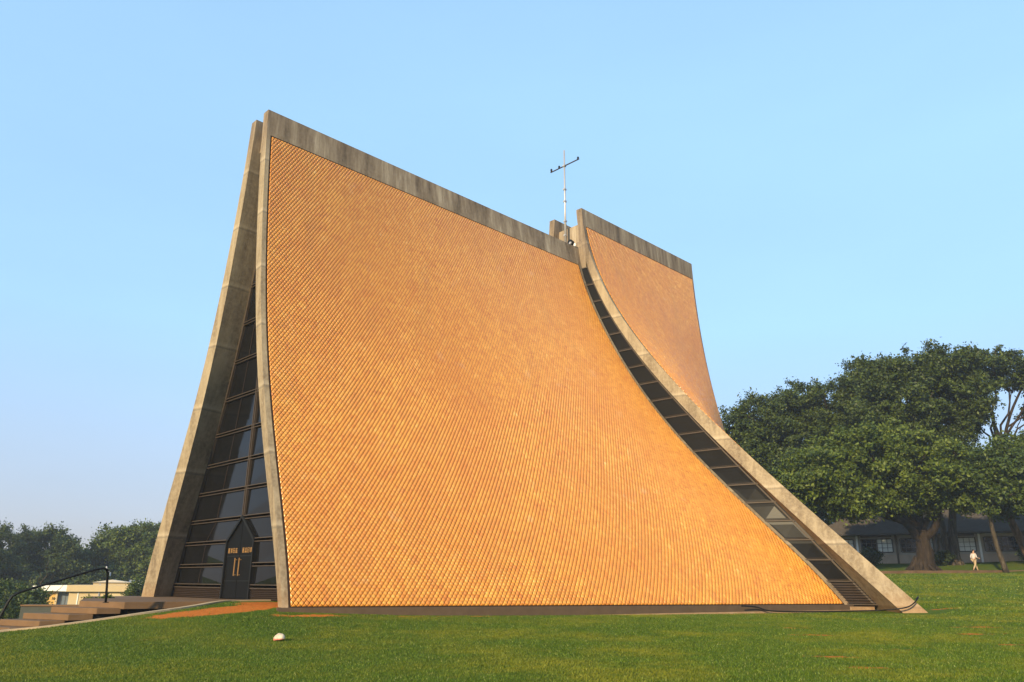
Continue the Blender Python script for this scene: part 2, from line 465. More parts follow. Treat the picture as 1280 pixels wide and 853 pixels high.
# equal steps along the slope rather than in height
acc = [0.0]; fine = [.02 + 17.73 * i / 300 for i in range(301)]
for i in range(300): acc.append(acc[-1] + (slot_pts(fine[i+1])[0] - slot_pts(fine[i])[0]).length)
zs = [float(np.interp(acc[-1] * k / NS, acc, fine)) for k in range(NS + 1)]
GLASS2 = m_glass('dull_dark_glass', (.006, .006, .006)); GLASS2.node_tree.nodes['Principled BSDF'].inputs['Roughness'].default_value = .3; GLASS2.node_tree.nodes['Principled BSDF'].inputs['Specular IOR Level'].default_value = .06
for l_ in list(GLASS2.node_tree.nodes['Principled BSDF'].inputs['Roughness'].links): GLASS2.node_tree.links.remove(l_)
def side_window(sgn):
    fr = MB(); Fp = lambda p: (p.x, p.y * sgn, p.z)
    ab = [slot_pts(z) for z in zs]
    off = Vector((-.05, -.03, .03))
    for k in range(NS + 1):
        A, B = ab[k]; fr.bar(Fp(A + off), Fp(B + off), .055, .05)
    for k in range(NS):
        for e in (0, 1):
            p, q = ab[k][e], ab[k+1][e]; d_ = (ab[k][1-e] - p).normalized() * (.06 if e else .03)
            fr.bar(Fp(p + off * .3 + d_ * 1.6), Fp(q + off * .3 + d_ * 1.6), .08, .06)
    w = fr.build('window_frame', FRAME2, chapel)
    for k in range(NS):
        A, B = ab[k]; A2, B2 = ab[k+1]
        nrm = (B - A).cross(A2 - A).normalized() * .02
        P = [A, B, B2, A2]
        V = [Fp(p) for p in P] + [Fp(p + nrm) for p in P]
        mesh_obj('pane' if k else 'louvre', V, [[0,1,2,3],[7,6,5,4],[0,4,5,1],[1,5,6,2],[2,6,7,3],[3,7,4,0]], GLASS2 if k else BRONZE, w)
        if k == 0:
            lv = MB()
            for j in range(9):
                t = (j + .5) / 9; p = A.lerp(A2, t) + off; q = B.lerp(B2, t) + off
                lv.bar(Fp(p), Fp(q), .03, .02)
            lv.build('louvre_slats', BLACK, w)
        else:                                           # thin inner glazing bead
            t = MB(); m0 = A.lerp(A2, .10) + off * .45; m1 = B.lerp(B2, .10) + off * .45
            t.bar(Fp(m0), Fp(m1), .03, .02).build('glazing_bead', BRONZE, w)
side_window(1); side_window(-1)
for s_ in (1, -1):                                       # sill closing the foot of the slot
    A, B = slot_pts(.02); q = [(A.x - .30, A.y * s_), (B.x - .30, B.y * s_), (B.x + .7, (B.y + .9) * s_), (A.x + .5, (A.y + .9) * s_)]
    if s_ < 0: q = q[::-1]
    MB().prism(q, -.7, -.03).build('sill', CONC, chapel)

# ---- concrete between the shells at the top
for s_ in (-1, 1): MB().box(19.22, 19.62, s_ * .50, s_ * 1.38, 17.80, 19.55).build('head_block', CONC, chapel)
MB().box(19.55, 19.85, -.93, .93, 17.9, 20.85).build('end_wall', CONC, chapel)
MB().box(1.2, 19.5, -.35, .35, 18.15, 18.45).build('ridge_skylight', GLASS, chapel)
MB().box(19.9, 30.4, -.9, .9, 20.3, 20.6).build('ridge_skylight', GLASS, chapel)
MB().box(.35, .75, -.62, .62, 17.75, 18.45).build('tie_beam', CONC, chapel)
# rear gable glazing (faces away)
rg = MB(); pts = [(z, float(prof(PB, np.array(z))) - .5 * math.sqrt(1 + float(np.polyval(np.polyder(PB), max(z, .01)))**2)) for z in np.linspace(.0, 20, 14)]
k0 = [(29.6, -w, z) for z, w in pts] + [(29.6, w, z) for z, w in pts[::-1]]
rg.v = k0; rg.f = [list(range(len(k0)))]
rg.build('rear_window', GLASS, chapel)
# floor inside so that nothing shows through
MB().prism([(1.15, -4.6), (20.4, -12.4), (29.5, -5.4), (29.5, 5.4), (20.4, 12.4), (1.15, 4.6)], -.3, .165).build('floor_slab', GREY_C, chapel)

# ---- cross with its pole
CX = 19.08
cr = MB(); cr.tube([(CX, 0, 19.0), (CX, 0, 25.85)], [.065, .045], 10)
pole = cr.build('cross', STEEL, chapel, True)
arm = MB(); arm.bar((CX - .0, -1.16, 24.78), (CX - .0, 1.12, 24.78), .052, .052).build('crossbar', BRONZE, pole)
for z in (20.2, 21.1, 22.4, 23.2, 24.78): MB().box(CX - .085, CX + .085, -.075, .075, z - .05, z + .05).build('clamp', STEEL, pole)
for y, z in ((1.06, 24.95), (.42, 24.9), (-1.08, 24.9)):
    MB().tube([(CX, y, z - .13), (CX, y, z), (CX, y, z + .06)], [.05, .07, .03], 8).build('warning_lamp', BLACK, pole)
MB().tube([(CX + .1, .05, 19.0), (CX + .1, .05, 21.0)], .05, 8).build('conduit', WHITE, pole)
fl = MB(); fl.tube([(18.75, -.62, 19.42), (18.95, -.62, 19.42)], [.20, .17], 14)
flo = fl.build('floodlight', BLACK, chapel, True)
MB().tube([(18.70, -.66, 19.38), (18.76, -.66, 19.38)], [.07, .09], 12).build('reflector', STEEL, flo)
MB().box(18.8, 18.9, -.65, -.6, 19.15, 19.3).build('bracket', BLACK, flo)
MB().tube([(18.9, -.86, 19.16), (18.9, -.86, 19.26), (18.9, -.86, 19.36)], [.06, .08, .03], 10).build('lamp_globe', WHITE, chapel)

# ------------------------------------------------------------------ terrain
KERB = [(-9.5, -3.0, -.86), (-8.0, -3.1, -.70), (-6.56, -3.35, -.50), (-6.15, -3.5, -.455), (-5.66, -3.73, -.405), (-4.72, -3.98, -.283), (-3.39, -4.19, -.107),
        (-1.98, -3.95, .035), (-.60, -3.05, .150), (.2, -2.95, .165), (1.0, -2.95, .168)]
CTRL = KERB + [(-12, -27, -.85), (-20, -20, -1.25), (-8, -9.8, -.72), (0, -16, -.60), (8, -24, -.60), (-2.3, -9.9, -.56),
    (-.4, -6.3, -.22), (.0, -4.9, .06), (3, -7.6, -.25), (7, -9.2, -.26), (10, -10.3, -.26), (15, -12.4, -.26), (20, -14.4, -.24), (22.5, -17, -.10), (30, -22, -.02),
    (25, -13, -.02), (30, -12, .18), (40, -10, .80), (40, -25, .65), (51.2, -3.1, 1.62), (57.6, -6.6, 1.74), (63.6, -9.6, 1.86), (69, -20, 2.0), (80, -60, 2.5),
    (45, 10, 1.3), (30, 0, .1), (15, 0, -.4), (10, 14, -.7), (0, 12, -1.0), (-10, 5, -1.3), (0, 30, -2.0), (10, 60, -2.6), (40, 60, -1),
    (-40, 0, -2.4), (-40, -40, -1.5), (0, -60, -1.0), (60, 40, 2.0), (60.5, -3.3, 2.02), (67, 7.4, 2.83), (71.7, -8.9, 3.05), (80, -20, 3.3), (95, 10, 3.6), (30, -60, .5), (25, 95, -3.2)]
CT = np.array(CTRL)
_D = np.linalg.norm(CT[:, None, :2] - CT[None, :, :2], axis=-1)
_W = np.linalg.solve(_D + np.eye(len(CT)) * .02, CT[:, 2] - 0.0)
def lawn_z(x, y):
    x = np.asarray(x, float); y = np.asarray(y, float); sh = x.shape
    P = np.stack([x.ravel(), y.ravel()], 1)
    out = np.empty(len(P))
    for k in range(0, len(P), 20000):
        D = np.linalg.norm(P[k:k+20000, None] - CT[None, :, :2], axis=-1); out[k:k+20000] = D @ _W
    r = np.hypot(P[:, 0] - 20, P[:, 1]); w = np.clip((r - 110) / 150, 0, 1); w = w * w * (3 - 2 * w)
    out = np.clip(out, -6, 7) * (1 - w) + (-2.0) * w
    return out.reshape(sh)
KX = np.array([k[0] for k in KERB]); KY = np.array([k[1] for k in KERB]); KZ = np.array([k[2] for k in KERB])
def kerb_y(x): return np.interp(x, KX, KY)
def ground_z(x, y):
    z = lawn_z(x, y)
    x = np.asarray(x, float); y = np.asarray(y, float)
    # the stair well drops away behind the kerb
    inside = (x < 1.0) & (x > -9.5) & (y > kerb_y(x) + .16) & (y < 9)
    low = np.interp(x, [-9.5, -6.6, -3.5, 1.0], [-1.7, -1.6, -1.3, -1.2])
    return np.where(inside, np.minimum(low, z), z)
def dirt(x, y):
    d = np.zeros_like(x)
    def blob(cx, cy, rx, ry, rot, s):
        c, s_ = math.cos(rot), math.sin(rot); a = ((x - cx) * c + (y - cy) * s_) / rx; b = (-(x - cx) * s_ + (y - cy) * c) / ry
        return s * np.clip(1.25 - np.sqrt(a * a + b * b), 0, 1)
    d = np.maximum(d, blob(-1.4, -4.85, 2.4, .62, .12, 1.5)); d = np.maximum(d, blob(.3, -4.2, 1.1, .8, -.3, 1.5))
    d = np.maximum(d, blob(.6, -6.35, 1.4, .25, -.37, 1.0)); d = np.maximum(d, blob(5.5, -8.1, 5.0, .25, -.37, .72))
    d = np.maximum(d, blob(14, -11.3, 5.0, .2, -.37, .62))
    d = np.maximum(d, blob(23.4, -16.2, 2.2, .5, -.2, .55))
    for c in ((8.5, -17.5, 1.2, .35), (12, -20.2, 1.6, .4), (6.8, -20.3, .9, .3), (14.5, -19.5, 1.2, .4), (4.2, -19.8, 1.0, .3), (10.2, -16.2, 1.0, .3), (17.5, -22.6, 1.5, .4), (3, -21.0, .8, .25), (10, -21.8, 1.2, .3)):
        d = np.maximum(d, blob(*c, -.78, .66))
    return d
def axis(fine0, fine1, step, lo, hi):
    a = list(np.arange(fine0, fine1, step)); s = step; v = fine1
    while v < hi: a.append(v); s *= 1.13; v += s
    a.append(hi); s = step; v = fine0 - step
    left = []
    while v > lo: left.append(v); s *= 1.13; v -= s
    left.append(lo)
    return np.array(left[::-1] + a)
xs = axis(-10, 26, .2, -700, 900); ys = axis(-22, 0, .2, -700, 900)
X, Y = np.meshgrid(xs, ys, indexing='ij'); Z = ground_z(X, Y)
nx, ny = X.shape
V = np.stack([X, Y, Z], -1).reshape(-1, 3)
ii, jj = np.meshgrid(np.arange(nx - 1), np.arange(ny - 1), indexing='ij'); a = (ii * ny + jj).ravel()
g = mesh_obj('ground', V, np.stack([a, a + ny, a + ny + 1, a + 1], 1), GROUND, None, True)
g['kind'] = 'structure'; g['label'] = 'sloping grass lawn with worn patches of bare red soil'
at = g.data.attributes.new('dirt', 'FLOAT', 'POINT'); at.data.foreach_set('value', dirt(X, Y).ravel().astype(np.float32))

# grass blades on the lawn
def blades(n, x0, x1, y0, y1, keep, hgt, wid):
    x = RNG.uniform(x0, x1, n); y = RNG.uniform(y0, y1, n)
    m = keep(x, y) & (RNG.random(n) > np.clip((dirt(x, y) + .22 * np.sin(x * 3.1 + y * 1.7) * np.sin(y * 4.3 - x) + .12 * np.sin(x * 9 + 2) * np.sin(y * 11) - .18) * 2.0, 0, .985))
    x, y = x[m], y[m]; n = len(x); z = lawn_z(x, y)
    an = RNG.uniform(0, 2 * np.pi, n); h = hgt * RNG.uniform(.45, 1.3, n); w = wid * RNG.uniform(.6, 1.4, n)
    la = RNG.uniform(0, 2 * np.pi, n); ll = h * RNG.uniform(.1, 1.1, n)
    c, s = np.cos(an), np.sin(an)
    A = np.stack([x - c * w, y - s * w, z - .01], 1); B = np.stack([x + c * w, y + s * w, z - .01], 1)
    T = np.stack([x + np.cos(la) * ll, y + np.sin(la) * ll, z + h * .8], 1)
    return np.stack([A, B, T], 1)
base0 = np.array([0, -5.5]); bdir = np.array([20.77, -7.93])
def keep_front(x, y):
    wall = -5.62 - .3815 * x                              # line of the plinth
    ok = (y < np.where((x > -.1) & (x < 20.9), wall - .12, 99)) & (y < np.where(x <= -.1, kerb_y(x) - .06, 99)) & ~((x > -.2) & (x < 1) & (y > -5.5))
    # only the wedge in front of the camera
    dx, dy = x + 11.9, y + 27.1; f_ = dx * .7015 + dy * .7127; r_ = dx * .7127 - dy * .7015
    return ok & (f_ > 12) & (np.abs(r_) < f_ * .98 + 2) & ~((x > 19.5) & (x < 23) & (y > -16.9) & (y < -10))
gb = np.concatenate([blades(950000, -14, 14, -27, -2.9, keep_front, .038, .0065),
                     blades(620000, -2, 36, -40, -3, keep_front, .042, .011),
                     blades(190000, 20, 70, -44, -3.2, lambda x, y: keep_front(x, y) & (y < -2.9 - .5 * (x - 51.2)) | (keep_front(x, y) & (x < 50)), .07, .03)])
go = quads_obj('grass', gb, BLADE)
tag(go, 'short mown grass blades covering the lawn', 'grass', kind='stuff')

# kerb ribbon
def ribbon(name, pts, w, drop, mat):
    v = []; f = []; n = len(pts)
    for i, p in enumerate(pts):
        d = (Vector(pts[min(i+1, n-1)]) - Vector(pts[max(i-1, 0)])); d.z = 0; d.normalize(); s = Vector((-d.y, d.x, 0))
        p = Vector(p)
        for o_, z in ((0, -drop), (0, .0), (w, .0), (w, -drop)): q = p + s * o_; v.append((q.x, q.y, p.z + z))
    for i in range(n - 1):
        for q in range(4): a = i * 4 + q; b = i * 4 + (q + 1) % 4; f.append([a, b, b + 4, a + 4])
    f.append([0, 1, 2, 3]); f.append([(n-1) * 4 + q for q in (3, 2, 1, 0)])
    return mesh_obj(name, v, f, mat)
def smooth_path(pts, m=6):
    out = []
    P = [Vector(p) for p in pts]
    for i in range(len(P) - 1):
        a = P[max(i-1, 0)]; b = P[i]; c = P[i+1]; d = P[min(i+2, len(P)-1)]
        for k in range(m):
            t = k / m
            out.append(tuple(.5 * ((2*b) + (c - a) * t + (2*a - 5*b + 4*c - d) * t*t + (3*b - a - 3*c + d) * t**3)))
    out.append(tuple(P[-1])); return out
kp = [(x, y, z + .045) for x, y, z in KERB]
tag(ribbon('kerb', smooth_path(kp, 4), .20, 1.1, PALE_C), 'pale concrete kerb curving up from the lawn beside the floating steps', 'kerb')

# entrance platform and floating steps
ED = Vector((math.cos(R_(-10.96)), math.sin(R_(-10.96)))); RD = Vector((math.cos(R_(109.04)), math.sin(R_(109.04))))   # end and riser directions meet at 120 degrees
def stair_pt(k, a, b, z): # a along the end face (negative: towards the building), b along the riser
    return (-3.292 - .639 * k - a * ED.x + b * RD.x, -2.323 + .281 * k - a * ED.y + b * RD.y)
c0 = stair_pt(0, 0, 0, 0); c1 = stair_pt(0, 0, 2.0, 0)
pf = MB(); pf.prism([c0, (1.0, -3.15), (1.0, 5.0), (.2, 6.9), (-1.6, 6.6), c1], -.03, .17)
plat = pf.build('entrance_platform', GREY_C, None, bevel=.012)
tag(plat, 'floating concrete slab before the dark glass front, its edge above a black gap', 'platform')
st = empty('entrance_steps', (-5.0, -2.0, -.5))
tag(st, 'four floating brown concrete steps going down left from the entrance slab', 'steps')
for k in range(1, 5):
    z1 = .17 - .168 * k; P = [stair_pt(k, 0, 0, 0), stair_pt(k, -.63, 0, 0), stair_pt(k, -.63, 2.05, 0), stair_pt(k, 0, 2.05, 0)]
    m = MB().prism([(x + 5, y + 2) for x, y in P], z1 - .164 + .5, z1 + .5)
    m.build('step', GREY_C, st, bevel=.012)
sb = MB()
GAP_SHADE = m_plain('gap_shade_black', (.010, .009, .008), .95, .2)  # near-black walls added under slab and steps so the gap reads as shadow
q0 = stair_pt(4, -.25, .25, 0); q1 = stair_pt(0, -.25, .25, 0); q2 = (.9, -2.75); q3 = (.9, -2.2); q4 = stair_pt(0, -.3, .8, 0); q5 = stair_pt(4, -.3, .8, 0)
MB().prism([(x + 5, y + 2) for x, y in (q0, stair_pt(4, -.9, .25, 0), stair_pt(4, -.9, .8, 0), q5)], -1.2, -.18).build('gap_shade_wall', GAP_SHADE, st)
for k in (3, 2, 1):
    MB().prism([(x + 5, y + 2) for x, y in (stair_pt(k, -.05, .25, 0), stair_pt(k, -.95, .25, 0), stair_pt(k, -.95, .8, 0), stair_pt(k, -.05, .8, 0))], -1.2, .17 - .168 * k - .17 + .5).build('gap_shade_wall', GAP_SHADE, st)
MB().prism([(x + 5, y + 2) for x, y in (stair_pt(0, -.3, .3, 0), (.95, -2.75), (.95, -2.2), stair_pt(0, -.3, 1.0, 0))], -1.2, -.04 + .5).build('gap_shade_wall', GAP_SHADE, st)
for k in range(1, 5):
    p = stair_pt(k, -.3, 1.2, 0); MB().box(p[0] - .22 + 5, p[0] + .22 + 5, p[1] - .1 + 2, p[1] + .1 + 2, -.9, .17 - .168 * k - .168 + .5).build('support', DARKSOIL, st)

# handrail
hr = empty('handrail', (-4.0, -3.0, .17))
tag(hr, 'dark bent pipe handrail beside the floating steps', 'handrail')
T = lambda p: (p[0] + 4.0, p[1] + 3.0, p[2] - .17)
topr = [(-4.02, -2.95, .17), (-4.07, -3.00, .60), (-4.12, -3.04, .97), (-4.17, -3.08, 1.06), (-4.27, -3.10, 1.09), (-4.45, -3.12, 1.06), (-5.0, -3.16, .88), (-6.0, -3.17, .54), (-6.25, -3.17, .45), (-6.38, -3.16, .36), (-6.44, -3.14, .22), (-6.55, -3.05, -.18), (-6.62, -3.0, -.60)]
MB().tube([T(p) for p in topr], .032, 8).build('rail', BLACK, hr, True)
MB().tube([T((-4.02, -2.95, .17)), T((-4.02, -2.95, .19))], .08, 10).build('foot_plate', BLACK, hr)
pj = MB(); pj.tube([T((-4.10, -3.02, .90)), T((-4.14, -2.93, 1.14))], .022, 6); pj.tube([T((-4.02, -2.98, .88)), T((-4.0, -2.9, .98))], .018, 6)
pj.build('loose_clamp', STEEL, hr)

# low planter behind the stairs
def strip_box(name, p, q, w, z0, z1, mat, parent=None):
    p = Vector((p[0], p[1], 0)); q = Vector((q[0], q[1], 0)); d = (q - p).normalized(); s = Vector((-d.y, d.x, 0)) * w
    P = [(p.x, p.y), (q.x, q.y), (q.x + s.x, q.y + s.y), (p.x + s.x, p.y + s.y)]
    return MB().prism(P, z0, z1).build(name, mat, parent)
DARKPL = m_plain('shaded_dark_concrete', (.05, .055, .05), .95, .3)  # shade on the planter wall is put into this dark colour
plr = empty('planter', (-3.4, 4.6, -.5))
tag(plr, 'low dark shaded planter wall behind the steps', 'planter')
o = strip_box('planter_wall', (-.7, .7), (1.1, -.95), .5, -.8, .38, DARKPL, plr)
o = strip_box('coping', (-.74, .66), (1.14, -1.0), .58, .381, .43, GREY_C, plr)

# black cable
cb = MB(); cb.tube(smooth_path([(15.2, -11.72, .03), (16.0, -11.90, -.02), (16.6, -12.15, -.16), (18.2, -13.0, -.19), (20.0, -14.6, -.14), (19.9, -15.1, -.10), (20.0, -15.45, -.06), (20.08, -15.68, -.02), (20.24, -15.86, .05), (20.42, -15.99, .18), (20.60, -16.06, .32), (20.78, -16.02, .38), (20.9, -15.9, .30)], 6), .026, 6)
tag(cb.build('cable', BLACK, None, True), 'loose black cable looped across the base of the rear concrete shell', 'cable')

# crumpled thing on the lawn
def lump():
    bm = bmesh.new(); bmesh.ops.create_icosphere(bm, subdivisions=4, radius=.5)
    from mathutils import noise
    for v in bm.verts:
        n_ = noise.noise(v.co * 3.1) * .10 + noise.noise(v.co * 8) * .035
        v.co *= (1 + n_)
        if v.co.x > .1: v.co.z *= .92
        if v.co.z < -.12: v.co.z = -.12 + (v.co.z + .12) * .25
        v.co.z += .18 * v.co.x - .1 * abs(v.co.x + .1)
        v.co = Vector((v.co.x * .27, v.co.y * .18, v.co.z * .22))
    me = bpy.data.meshes.new('discarded_ball'); bm.to_mesh(me); bm.free()
    t = NT('worn_white_vinyl', .6, .3); n1 = t.noise(9, 4); x = t.xyz()
    c = t.ramp(n1, [(.35, (.30, .23, .17)), (.55, (.50, .43, .33))])
    c = t.mix(t.ramp(t.math('ADD', x[2], t.math('MULTIPLY', n1, .03)), [(0.0, .9), (.004, .85), (.012, 0)]), c, (.55, .16, .12))
    c = t.mix(t.ramp(t.noise(22, 2), [(.66, 0), (.7, .8)]), c, (.30, .10, .08)); t.color(c)
    me.materials.append(t.m); me.polygons.foreach_set('use_smooth', [True] * len(me.polygons))
    o = link(bpy.data.objects.new('discarded_ball', me)); o.location = (-2.33, -9.75, float(lawn_z(-2.33, -9.75)) + .07); o.rotation_euler = (0, 0, R_(-45))
    tag(o, 'small crumpled white and red deflated ball lying on the grass', 'ball')
lump()

# ------------------------------------------------------------------ trees
LEAF = {'dark': m_leaf('dark_leaves', (.016, .027, .004), (.036, .057, .008), (.078, .105, .016)),
        'mid': m_leaf('green_leaves', (.020, .036, .005), (.044, .072, .009), (.085, .120, .018)),
        'bright': m_leaf('yellow_green_leaves', (.022, .040, .004), (.054, .086, .008), (.125, .155, .018))}
def puffs(ell, r, dens):
    """sprays of foliage spread through a lumpy ellipsoid: centre, radius, stretch axis"""
    c = np.array(ell[:3]); rx, rz = ell[3], ell[4]; n = max(7, int(dens * (rx * rx * rz) ** (2/3) / r ** 2))
    d = RNG.normal(0, 1, (n, 3)); d /= np.linalg.norm(d, axis=1, keepdims=True)
    ph = RNG.uniform(0, 6.28, 6)                        # lumpy outline
    lump = 1 + .13 * np.sin(3.1 * d[:, 0] * 2 + ph[0]) * np.sin(2.7 * d[:, 1] * 2 + ph[1]) + .10 * np.sin(7 * d[:, 2] + ph[2] + 4 * d[:, 0]) + .08 * np.sin(11 * d[:, 0] + 9 * d[:, 1] + ph[3])
    rad = (RNG.uniform(.35, 1.0, n) ** .55 * 1.08 * lump)[:, None]
    return c + d * rad * np.array([rx, rx * .9, rz]), r * RNG.uniform(.35, 1.15, n) * (1.15 - .3 * RNG.random(n) ** 3), d
def crown(ells, r=.7, leaf=.14, per=210, dens=8.5, flat=.62):
    C = []; Rr = []; Dd = []
    for e in ells:
        a, b, d0 = puffs(e, r, dens); C.append(a); Rr.append(b); Dd.append(d0)
    C = np.concatenate(C); Rr = np.concatenate(Rr); Dd = np.concatenate(Dd); nc = len(C)
    ax = Dd + RNG.normal(0, .6, (nc, 3)); ax /= np.linalg.norm(ax, axis=1, keepdims=True)      # sprays reach outwards
    cnt = np.maximum(14, (per * (Rr / r) ** 2).astype(int))
    idx = np.repeat(np.arange(nc), cnt); n = len(idx)
    g = RNG.normal(0, .42, (n, 3)) * np.array([1, 1, flat])
    along = RNG.normal(0, .45, n)
    P = C[idx] + (g + ax[idx] * along[:, None]) * Rr[idx][:, None]
    lift = RNG.normal(0, .35, nc)
    nrm = Dd[idx] * .55 + RNG.normal(0, .75, (n, 3)); nrm[:, 2] += .45 + lift[idx]; nrm /= np.linalg.norm(nrm, axis=1, keepdims=True)
    t = np.cross(nrm, RNG.normal(0, 1, (n, 3))); t /= np.linalg.norm(t, axis=1, keepdims=True); b = np.cross(nrm, t)
    L = (leaf * RNG.uniform(.5, 1.4, n))[:, None]; W = L * .55
    return np.stack([P - t * L, P - b * W, P + t * L, P + b * W], 1)
def limb_mesh(mb, base, target, r0, r1, n=7, wob=.35):
    a = Vector(base); b = Vector(target); L = (b - a).length; pts = []; rads = []
    for i in range(n + 1):
        t = i / n; p = a.lerp(b, t)
        if 0 < i: p += Vector((random.uniform(-1, 1), random.uniform(-1, 1), random.uniform(-.4, .6))) * wob * (L / 8) * math.sin(math.pi * min(t, .9))
        pts.append(p); rads.append(r0 + (r1 - r0) * t)
    mb.tube(pts, rads, 8, True, .06); return pts
def tree(name, base, ells, label, cat, leafmat, trunk_r=.4, fork=.35, group=None, bark=None, r=.75, leaf=.135, per=210, dens=6.8, trunk=None, limbs=None, roots=False, cat_n='tree'):
    bz = float(ground_z(base[0], base[1])); root = empty(name, (base[0], base[1], bz)); off = Vector((base[0], base[1], bz))
    tag(root, label, cat, group)
    mb = MB(); B = Vector((0, 0, -.3))
    if trunk is None:
        cen = np.mean(np.array([e[:3] for e in ells]), 0); top = Vector((cen[0] - off.x, cen[1] - off.y, (cen[2] - off.z) * fork * 1.2)) * 1.0
        top = Vector((top.x * .4, top.y * .4, (cen[2] - off.z) * fork))
        tp = [B, top]
        trunk_end = limb_mesh(mb, B, top, trunk_r * 1.15, trunk_r * .8)[-1]
    else:
        tp = [Vector(p) - off for p in trunk]; tp[0].z -= .3
        n = len(tp); mb.tube([tuple(p) for p in smooth_path([tuple(q) for q in tp], 4)], [trunk_r * (1.25 - .5 * i / (4 * (n-1)) + (.7 * max(0, 1 - i / 2.5) if roots else 0)) for i in range(4 * (n-1) + 1)], 12, True, .10)
        trunk_end = tp[-1]
    if roots:
        for k in range(8):
            an = k * .785 + .2; mb.tube([(math.cos(an) * trunk_r * .6, math.sin(an) * trunk_r * .6, 1.1), (math.cos(an) * trunk_r * 1.3, math.sin(an) * trunk_r * 1.3, .35), (math.cos(an) * trunk_r * 2.4, math.sin(an) * trunk_r * 2.4, -.15)], [.22, .2, .1], 6)
    for e in ells:
        c = Vector(e[:3]) - off
        e1 = limb_mesh(mb, trunk_end, c, trunk_r * .55, trunk_r * .16)
        for k in range(3):
            d = Vector((random.uniform(-1, 1), random.uniform(-1, 1), random.uniform(-.1, .9))).normalized()
            limb_mesh(mb, e1[4 + k % 3], c + Vector((d.x * e[3], d.y * e[3], d.z * e[4])) * .9, trunk_r * .2, .03, 5)
    if limbs:
        for ln in limbs:
            pts = [Vector(p) - off for p in ln[0]]
            mb.tube(smooth_path([tuple(p) for p in pts], 4), [ln[1] + (ln[2] - ln[1]) * i / (4 * (len(pts) - 1)) for i in range(4 * (len(pts) - 1) + 1)], 8, True, .06)
    mb.build('trunk', bark or BARK, root, True)
    Q = crown(ells, r, leaf, per, dens) - np.array([off.x, off.y, off.z])
    quads_obj('crown', Q, leafmat, root)
    return root
# -- right-hand group
tree('banyan_tree', (60.5, -3.3), [(49.7,-0.4,9.5,3.23,2.71),(54.3,-2.6,11.0,4.13,2.53),(56.2,-5.5,10.0,3.61,2.75),(51.6,-1.4,7.5,2.90,1.55),(58.4,-6.7,7.7,1.84,1.57),(50.5,2.1,8.8,2.26,1.73),(56.2,-3.1,7.9,3.33,1.47)],
     'broad yellow-green banyan with the thickest trunk, at the lawn edge before the low building', 'tree', LEAF['bright'], .64, trunk=[(60.54,-3.34,2.05),(60.3,-3.7,3.5),(59.5,-3.85,5.4)], roots=True,
     limbs=[([(60.3,-3.7,4.2),(57.5,-3.3,6.0),(54.7,-2.54,6.6)], .42, .25), ([(60.0,-3.9,4.6),(59.5,-5.0,5.4),(59.2,-5.6,6.9)], .38, .25)])
tree('tree', (72.2, 6.7), [(62.3,13.2,17.1,2.56,1.88),(63.2,9.4,17.4,4.00,2.83),(66.5,5.6,18.5,4.16,2.83),(64.0,7.1,14.1,4.87,3.41),(69.6,1.6,20.6,3.50,2.50),(63.1,11.1,13.6,3.75,3.00),(71.4,4.6,16.4,5.12,3.84),(63.5,13.5,14.0,3.0,2.6)],
     'large dark tree whose crown begins right beside the rear concrete shell', 'tree', LEAF['dark'], .5)
tree('tree', (67.9, -3.6), [(61.8,-2.0,19.5,2.70,1.65),(63.9,-4.3,20.1,3.15,1.80),(65.1,-6.8,19.9,2.66,1.77),(61.2,-2.9,16.1,4.01,2.77),(65.2,-5.7,16.8,3.32,2.81),(65.4,-3.1,14.2,4.50,2.62),(65.7,-7.7,17.0,1.89,2.19)],
     'tallest dark tree rising behind the banyan on a pale twin trunk', 'tree', LEAF['dark'], .36, bark=BARK2, trunk=[(67.9,-3.6,2.9),(67.3,-4.0,5.0),(67.2,-4.21,6.5),(66.4,-5.0,10)],
     limbs=[([(67.9,-3.6,2.7),(67.0,-3.4,4.6),(66.5,-3.5,6.2),(66.0,-3.2,10)], .34, .2)], roots=True)
tree('tree', (61.9, -9.1), [(59.4,-9.9,9.5,2.71,2.19),(60.7,-11.5,10.1,1.94,2.19),(58.4,-8.6,8.8,1.68,1.55),(60.3,-10.0,7.6,2.45,1.16)],
     'small rounded tree with a thin leaning trunk just right of the walking person', 'tree', LEAF['mid'], .17, bark=BARK2, trunk=[(61.9,-9.1,2.1),(60.9,-8.96,4.1),(59.85,-9.1,6.5)])
tree('tree', (68.1, -9.7), [(66.7,-11.0,8.9,2.75,2.34),(67.1,-12.5,11.5,2.75,2.75),(66.4,-9.9,7.2,2.06,0.96)],
     'tree at the right edge of the picture with a forked reddish leaning trunk', 'tree', LEAF['mid'], .34, bark=m_bark('reddish_bark', (.10, .06, .036)), trunk=[(68.1,-9.7,2.9),(66.8,-9.3,4.9),(65.6,-9.0,6.9)],
     limbs=[([(67.4,-9.5,3.9),(67.0,-10.6,5.6),(66.7,-11.4,7.0)], .16, .1)])
tree('tree', (76.3, -6.0), [(70.9,-8.9,21.4,2.31,1.23),(72.6,-10.2,20.7,2.62,1.54),(74.5,-11.8,20.1,2.62,2.00),(70.5,-7.7,19.7,1.08,1.23),(75.0,-10.7,16.5,1.3,1.2),(70.9,-6.5,16.1,1.1,1.2)],
     'open airy tree with bare branches showing sky through its thin crown', 'tree', LEAF['dark'], .24, r=.6, per=120, dens=5, bark=BARK, trunk=[(76.26,-6.0,3.0),(74.3,-7,9),(73.1,-7.55,13.5)],
     limbs=[([(73.1,-7.55,13.5),(72.0,-7.76,16.4),(70.7,-7.75,19.4)], .18, .08), ([(73.1,-7.55,12.5),(73.2,-8.95,16.4),(73.5,-10.57,19.4)], .18, .08), ([(73.2,-8.6,15.4),(74.3,-10.0,16.5),(75.2,-11.4,17.2)], .09, .04)])
